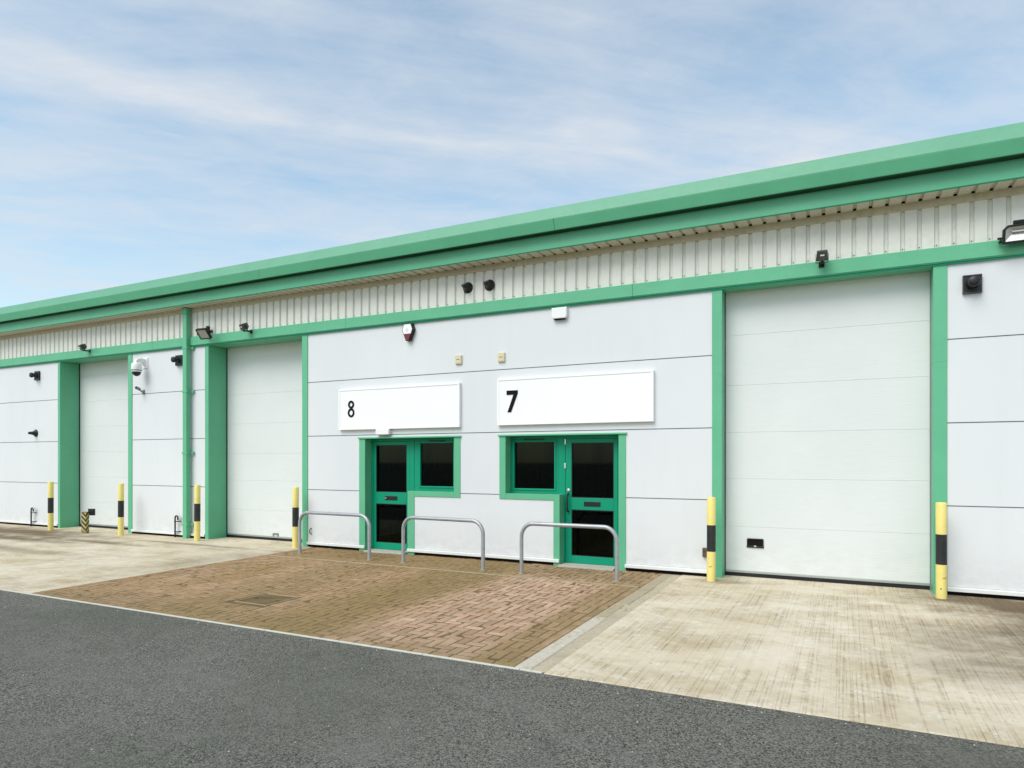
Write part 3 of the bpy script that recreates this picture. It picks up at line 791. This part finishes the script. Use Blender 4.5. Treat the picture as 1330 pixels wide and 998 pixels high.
t = thing('floodlight', 'flat black floodlight tilted outward beside the green downpipe', 'floodlight', (-11.80, -.058, 4.25))
m = T(.10, -.22, -.02) @ R('Z', 6) @ R('X', 40)
f = MB(); hw, hh = .135, .115
f.box(-hw, hw, -.012, .030, -hh, hh, m).box(-hw, hw, -.026, -.012, -hh, -hh+.022, m).box(-hw, hw, -.026, -.012, hh-.022, hh, m)
f.box(-hw, -hw+.024, -.026, -.012, -hh+.022, hh-.022, m).box(hw-.024, hw, -.026, -.012, -hh+.022, hh-.022, m)
for k_ in range(7): f.box(-.09+k_*.03, -.084+k_*.03, .030, .055, -.08, .08, m)
f.build('housing', 'black', t, bevel=.008)
MB().box(-hw+.024, hw-.024, -.018, -.0125, -hh+.022, hh-.022, m).build('lens', 'lens', t)
MB().box(-.16, -.150, -.02, .02, -.02, .02, m).box(.150, .16, -.02, .02, -.02, .02, m).box(-.16, .16, .085, .105, -.02, .02, m).box(-.16, -.15, .0, .105, -.02, .02, m).box(.15, .16, .0, .105, -.02, .02, m).build('bracket', 'black', t, bevel=.003)
MB().box(-.03, .03, -.10, .0, -.03, .03).lathe([(.042, 0), (.042, .13), (.034, .145)], 18, T(.01, -.045, .03)).build('sensor_arm', 'black', t, bevel=.004)

t = thing('floodlight', 'large black halogen floodlight with a silver faceted reflector at the right', 'floodlight', (1.83, -.058, 4.28))
m = T(0, -.10, 0) @ R('X', 12)
f = MB(); hw, hh = .170, .105
prof = [(-hw, -hh), (hw, -hh), (hw, hh*.55), (hw-.045, hh), (-hw+.045, hh), (-hw, hh*.55)]
inn = [(-hw+.026, -hh+.028), (hw-.026, -hh+.028), (hw-.026, hh*.50), (hw-.054, hh-.026), (-hw+.054, hh-.026), (-hw+.026, hh*.50)]
n = 6
vs = [(x_, -.045, z_) for x_, z_ in prof]+[(x_, -.045, z_) for x_, z_ in inn]+[(x_, .0, z_) for x_, z_ in inn]+[(x_, .01, z_) for x_, z_ in prof]+[(x_*.55, .075, z_*.6) for x_, z_ in prof]
fs = []
for k_ in range(n):
    q = (k_+1) % n
    fs += [(k_, q, n+q, n+k_), (n+k_, n+q, 2*n+q, 2*n+k_), (k_, 3*n+k_, 3*n+q, q), (3*n+k_, 4*n+k_, 4*n+q, 3*n+q)]
fs.append(tuple(range(4*n, 5*n)))
f.add(vs, fs, m); f.box(-.215, -.171, -.012, .012, -.045, -.020, m).box(.171, .215, -.012, .012, -.045, -.020, m)
f.build('housing', 'black', t, bevel=.005)
rf = MB()
ring = [(x_, -.026, z_) for x_, z_ in inn]
core = [(-.06, .02, .02), (.06, .02, .02), (.06, .02, .045), (-.06, .02, .045)]
q0 = [(-hw+.026, -.026, -hh+.028), (hw-.026, -.026, -hh+.028), (hw-.026, -.026, hh-.026), (-hw+.026, -.026, hh-.026)]
rf.add(q0+core, [(0, 1, 5, 4), (1, 2, 6, 5), (2, 3, 7, 6), (3, 0, 4, 7), (4, 5, 6, 7)], m)
rf.build('reflector', 'reflector', t)
MB().tube([(-.075, -.012, .030), (.075, -.012, .030)], .007, 10, m).build('tube_lamp', 'white', t)
MB().box(-.07, .07, -.02, .03, hh+.001, hh+.048, m).build('terminal_box', 'black', t, bevel=.008)
MB().box(-.19, -.175, -.10, .0, -.06, -.04).box(.175, .19, -.10, .0, -.06, -.04).box(-.19, .19, -.012, .0, -.06, -.04).build('bracket', 'black', t, bevel=.002)

# ------------------------------------------------------------------ cameras, sounders, alarm boxes on the wall
def sounder(x, z, lab):
    t = thing('sounder', lab, 'sounder', (x, 0, z), 'square black wall sounders')
    MB().box(-.098, .098, -.034, -.001, -.112, .112).build('base_plate', 'black', t, bevel=.006)
    fr = MB(); 
    for (a, b2, c, d) in ((-.098, .098, .098, .112), (-.098, .098, -.112, -.098), (-.098, -.086, -.098, .098), (.086, .098, -.098, .098)): fr.box(a, b2, -.042, -.0345, c, d)
    fr.build('rim', 'grey_dark', t, bevel=.002)
    MB().lathe([(.066, .034), (.062, .060), (.046, .085), (.046, .115), (.060, .130), (.064, .160), (.058, .176), (.040, .186), (.02, .190)], 28, T(0, 0, .004) @ R('X', 90)).build('horn', 'black', t, smooth=True)
    return t
so = sounder(-18.02, 3.755, 'square black sounder with a stubby horn on the far left wall')
for x, z, lab in ((-12.785, 3.79, 'square black sounder with a stubby horn beside the green downpipe'), (1.388, 3.774, 'square black sounder on the wall right of the big roller door')):
    o = copy_tree(so); o.location = (x, 0, z); o['label'] = lab

def cone(x, z, y, lab, tilt=0):
    t = thing('cone_fitting', lab, 'wall fitting', (x, y, z), 'black cone fittings')
    MB().lathe([(.088, 0), (.090, .010), (.086, .020), (.066, .036), (.048, .066), (.038, .110), (.032, .160), (.026, .174), (.012, .180)], 28, R('X', 90)).build('cone', 'black', t, smooth=True)
    MB().lathe([(.094, .0005), (.094, .008), (.091, .009)], 28, R('X', 90)).build('flange', 'black', t, smooth=True)
    return t
cn = cone(-18.11, 2.325, 0, 'black cone fitting low on the far left wall panel')
for x, z, lab in ((-5.635, 4.535, 'left of two black cone fittings on the cream cladding'), (-5.225, 4.530, 'right of two black cone fittings on the cream cladding')):
    o = copy_tree(cn); o.location = (x, -.012, z); o['label'] = lab

t = thing('dome_camera', 'white dome security camera hanging on a wall bracket', 'camera', (-13.91, 0, 3.82))
MB().box(-.085, .085, -.022, -.001, -.13, .10).build('wall_plate', 'white', t, bevel=.008)
MB().prism_x([(-.020, .075), (-.14, .075), (-.215, .052), (-.250, .018), (-.250, -.030), (-.180, -.030), (-.165, .0), (-.09, -.01), (-.020, -.095)], -.042, .042).build('arm', 'white', t, bevel=.010)
m = T(0, -.215, 0) @ Matrix.Diagonal((.9, .9, .95, 1))
MB().lathe([(.05, -.028), (.092, -.040), (.112, -.066), (.118, -.12), (.120, -.205), (.112, -.225), (.108, -.245)], 32, m).build('housing', 'white', t, smooth=True)
MB().lathe([(.1205, -.198), (.1225, -.203), (.1225, -.214), (.1160, -.220)], 32, m).build('seam_ring', 'grey', t, smooth=True)
MB().lathe([(.100, -.2455)]+[(.098*math.cos(a), -.2455-.098*math.sin(a)) for a in [k_*PI/2/9 for k_ in range(1, 9)]]+[(.004, -.3435)], 32, m).build('dome', 'black', t, smooth=True)

t = thing('bullet_camera', 'tiny grey camera on a bracket below the white dome camera', 'camera', (-13.97, 0, 3.165))
MB().box(-.035, .035, -.012, -.001, -.05, .05).tube([(0, -.01, -.01), (0, -.07, .02), (-.005, -.10, .05)], .016, 12).build('bracket', 'grey', t, smooth=True)
MB().lathe([(.028, -.07), (.034, -.065), (.034, .065), (.030, .070)], 18, T(-.03, -.125, .075) @ R('Z', 30) @ R('X', 82)).build('body', 'grey', t, smooth=True)
MB().lathe([(.024, 0), (.02, .003)], 18, T(-.03, -.125, .075) @ R('Z', 30) @ R('X', 82) @ T(0, 0, .0705)).build('lens', 'black', t)

t = thing('alarm_box', 'white and dark red hexagonal alarm box below the green lintel', 'alarm box', (-6.815, 0, 3.885))
hexp = [(-.085, .150), (.085, .150), (.122, .045), (.042, -.150), (-.042, -.150), (-.122, .045)]
MB().prism_y(hexp, -.075, -.001).build('backplate', 'black', t, bevel=.006)
MB().prism_y([(-.068, .132), (.068, .132), (.100, .042), (.072, -.035), (-.072, -.035), (-.100, .042)], -.092, -.0755).build('cover', 'signwhite', t, bevel=.006)
MB().prism_y([(-.070, -.041), (.070, -.041), (.030, -.142), (-.030, -.142)], -.090, -.0755).build('strobe_lens', 'red', t, bevel=.004)
MB().lathe([(.034, 0), (.034, .0015), (.026, .0018)], 24, T(0, -.092, .035) @ R('X', 90)).build('badge', 'sill', t)

t = thing('alarm_box', 'plain white rounded alarm box under the lintel above sign 7', 'alarm box', (-3.972, 0, 3.945))
MB().prism_y([(-.125, -.062), (-.10, -.088), (.10, -.088), (.125, -.062), (.130, .085), (-.130, .085)], -.070, -.001).build('cover', 'white', t, bevel=.014, segs=3)
MB().box(-.09, .09, -.060, -.004, -.100, -.0885).build('shade_strip', 'dark', t)  # dark strip standing in for the shadow below the box

def beige(x, z, lab):
    t = thing('wall_box', lab, 'box', (x, 0, z), 'small beige wall boxes')
    MB().box(-.062, .062, -.034, -.001, -.076, .076).build('cover', 'beige', t, bevel=.008)
    MB().box(-.045, .045, -.0375, -.0345, -.058, .058).build('face', 'beige', t, bevel=.002)
    MB().box(-.03, .03, -.0395, -.038, -.004, .004).build('slot', 'brown', t)
    return t
bb = beige(-5.817, 3.345, 'small beige box high on the wall above sign 8')
o = copy_tree(bb); o.location = (-5.005, 0, 3.330); o['label'] = 'small beige box high on the wall above sign 7'

t = thing('door_sensor', 'small white box under the sign 8 board above the door', 'box', (-7.36, 0, 2.135))
MB().box(-.145, .145, -.085, -.001, -.030, .068).build('cover', 'white', t, bevel=.010)
MB().box(-.11, .11, -.080, -.02, -.040, -.0305).build('lens', 'grey', t, bevel=.003)

# ------------------------------------------------------------------ low pipes and bits at the foot of the wall
def low_pipe(x, lab):
    t = thing('overflow_pipe', lab, 'pipe', (x, 0, 0), 'black hooked pipes on the wall')
    pts = [(-.05, -.075, -.02), (-.05, -.075, .39)]
    for k_ in range(1, 9): a = PI-PI*k_/8; pts.append((-.005+.045*math.cos(a), -.075, .41+.050*math.sin(a)))
    pts += [(.040, -.075, .37)]
    MB().tube(pts, .016, 12).build('pipe', 'black', t, smooth=True)
    for z in (.34, .12): MB().box(-.07, .045, -.085, -.066, z-.010, z+.010).box(.02, .045, -.070, -.001, z-.010, z+.010).build('clip', 'black', t, bevel=.002)
    MB().tube([(.02, -.03, .445), (.09, -.10, .455)], .009, 8).build('tap', 'beige', t, smooth=True)
    return t
lp = low_pipe(-18.13, 'black hooked pipe at the foot of the far left wall')
o = copy_tree(lp); o.location = (-12.79, 0, 0); o['label'] = 'black hooked pipe at the foot of the wall left of the green downpipe'

t = thing('wall_hook', 'small dark hook low on the wall behind the left steel hoop', 'hook', (-9.085, 0, .30))
MB().tube([(.012, -.002, .055), (.006, -.030, .050), (-.006, -.036, .02), (-.008, -.036, -.02), (.004, -.030, -.045), (.014, -.002, -.052)], .009, 10).build('hook', 'grey_dark', t, smooth=True)

t = thing('outlet_box', 'small brown outlet box on the wall half behind a bollard', 'box', (-1.765, 0, .345))
MB().box(-.03, .05, -.045, -.001, -.065, .065).build('cover', 'brown', t, bevel=.006)
MB().box(-.02, .04, -.055, -.0455, .02, .055).build('lid', 'brown', t, bevel=.004)

t = thing('striped_post', 'short stubby post with worn yellow and black hazard stripes', 'post', (-15.34, -.46, 0), rz=math.radians(20))
MB().box(-.055, .055, -.055, .055, -.03, .475).build('post', 'hazard', t, bevel=.006)
MB().box(-.05, .05, -.05, .05, .476, .484).build('cap', 'rust', t, bevel=.003)
MB().box(.02, .16, .056, .110, .40, .55).box(.03, .15, .050, .0555, .41, .54).build('lock_box', 'black', t, bevel=.006)

# ------------------------------------------------------------------ sky, sun, camera
sd = Vector((-.20, -.62, .76)).normalized()
elev = math.asin(sd.z); rot = math.atan2(sd.x, sd.y)
W = bpy.data.worlds.new('World'); S.world = W; W.use_nodes = True
t = NT(W.node_tree)
bg = W.node_tree.nodes['Background']
sky = t.n('ShaderNodeTexSky', sky_type='NISHITA', sun_disc=False, sun_elevation=elev, sun_rotation=rot, air_density=1.0, dust_density=1.2, ozone_density=1.4)
tc = t.n('ShaderNodeTexCoord')
sp = t.n('ShaderNodeSeparateXYZ', {0: tc.outputs['Generated']})
zz = t.math('MAXIMUM', sp.outputs[2], .03)
zz = t.math('ADD', zz, .02)
u = t.math('DIVIDE', sp.outputs[0], zz); v = t.math('DIVIDE', sp.outputs[1], zz)
pl = t.n('ShaderNodeCombineXYZ', {0: u, 1: v, 2: 0.0}).outputs[0]
def mapped(scale, rz, loc=(0, 0, 0)):
    mp = t.n('ShaderNodeMapping', {'Vector': pl, 'Rotation': (0, 0, rz), 'Location': loc}).outputs[0]
    return t.n('ShaderNodeMapping', {'Vector': mp, 'Scale': scale}).outputs[0]
# high thin cloud: wisps drawn out along one wind direction, over a soft veil
wisp = t.noise(1.0, 8, .62, mapped((.50, 1.7, 1), math.radians(-44)), dist=.7)
veil = t.noise(.75, 5, .5, mapped((1, 1.3, 1), math.radians(-44), (3.1, 1.7, 0)), dist=.3)
streak = t.noise(1.0, 8, .62, mapped((1.1, 3.6, 1), math.radians(-40), (1.3, .4, 0)), dist=.5)
# the long band of cirrus that crosses the sky
off = t.math('SUBTRACT', t.math('SUBTRACT', v, u), 2.57)
off = t.math('ADD', off, t.math('MULTIPLY', t.math('SUBTRACT', veil, .5), 1.1))
cir = t.ramp(t.math('ABSOLUTE', off), .02, .42, 1, 0)
cir = t.math('MULTIPLY', t.math('MULTIPLY', cir, cir), t.ramp(streak, .28, .62, .35, 1))
cl = t.math('ADD', t.math('MULTIPLY', t.ramp(wisp, .40, .74), .50), t.math('MULTIPLY', t.ramp(veil, .36, .70), .30))
cl = t.math('ADD', cl, t.math('MULTIPLY', t.ramp(streak, .44, .76), .08))
cl = t.math('ADD', cl, t.math('MULTIPLY', cir, .60))
puff = t.noise(2.6, 8, .66, mapped((1, 1.5, 1), math.radians(-44), (2.2, .3, 0)), dist=.4)
cl = t.math('ADD', cl, t.math('MULTIPLY', t.ramp(puff, .36, .70), .34))
cl = t.math('ADD', t.math('MULTIPLY', cl, .80), .15, clamp=True)
# cloud is white where thick; sky tinted by thin high haze
skyc = t.mix(1.0, sky.outputs[0], (1.41, 1.57, 1.38, 1), 'MULTIPLY')
cloudc = (4.6, 4.85, 5.2, 1)
colr = t.mix(cl, skyc, cloudc)
t.put(bg.inputs['Color'], colr); bg.inputs['Strength'].default_value = .10

sun = bpy.data.lights.new('sun', 'SUN'); sun.energy = 1.5; sun.angle = math.radians(38); sun.color = (1.0, .965, .91)
so_ = bpy.data.objects.new('sun', sun); COL.objects.link(so_); so_.rotation_euler = sd.to_track_quat('Z', 'Y').to_euler()
so_.location = (0, -10, 20)

cam = bpy.data.cameras.new('camera'); co = bpy.data.objects.new('camera', cam); COL.objects.link(co)
cam.sensor_width = 36; cam.lens = 36*870/1330; cam.shift_y = 99/1330; cam.clip_end = 2000; cam.clip_start = .05
co.location = (0, -9.73, 1.65); co.rotation_euler = (PI/2, 0, math.radians(26.356))
S.camera = co
S.render.engine = 'CYCLES'
S.render.resolution_x = 1024; S.render.resolution_y = 768
vs_ = S.view_settings; vs_.view_transform = 'Standard'; vs_.look = 'None'; vs_.gamma = 1; vs_.use_curve_mapping = False
vs_.exposure = .70
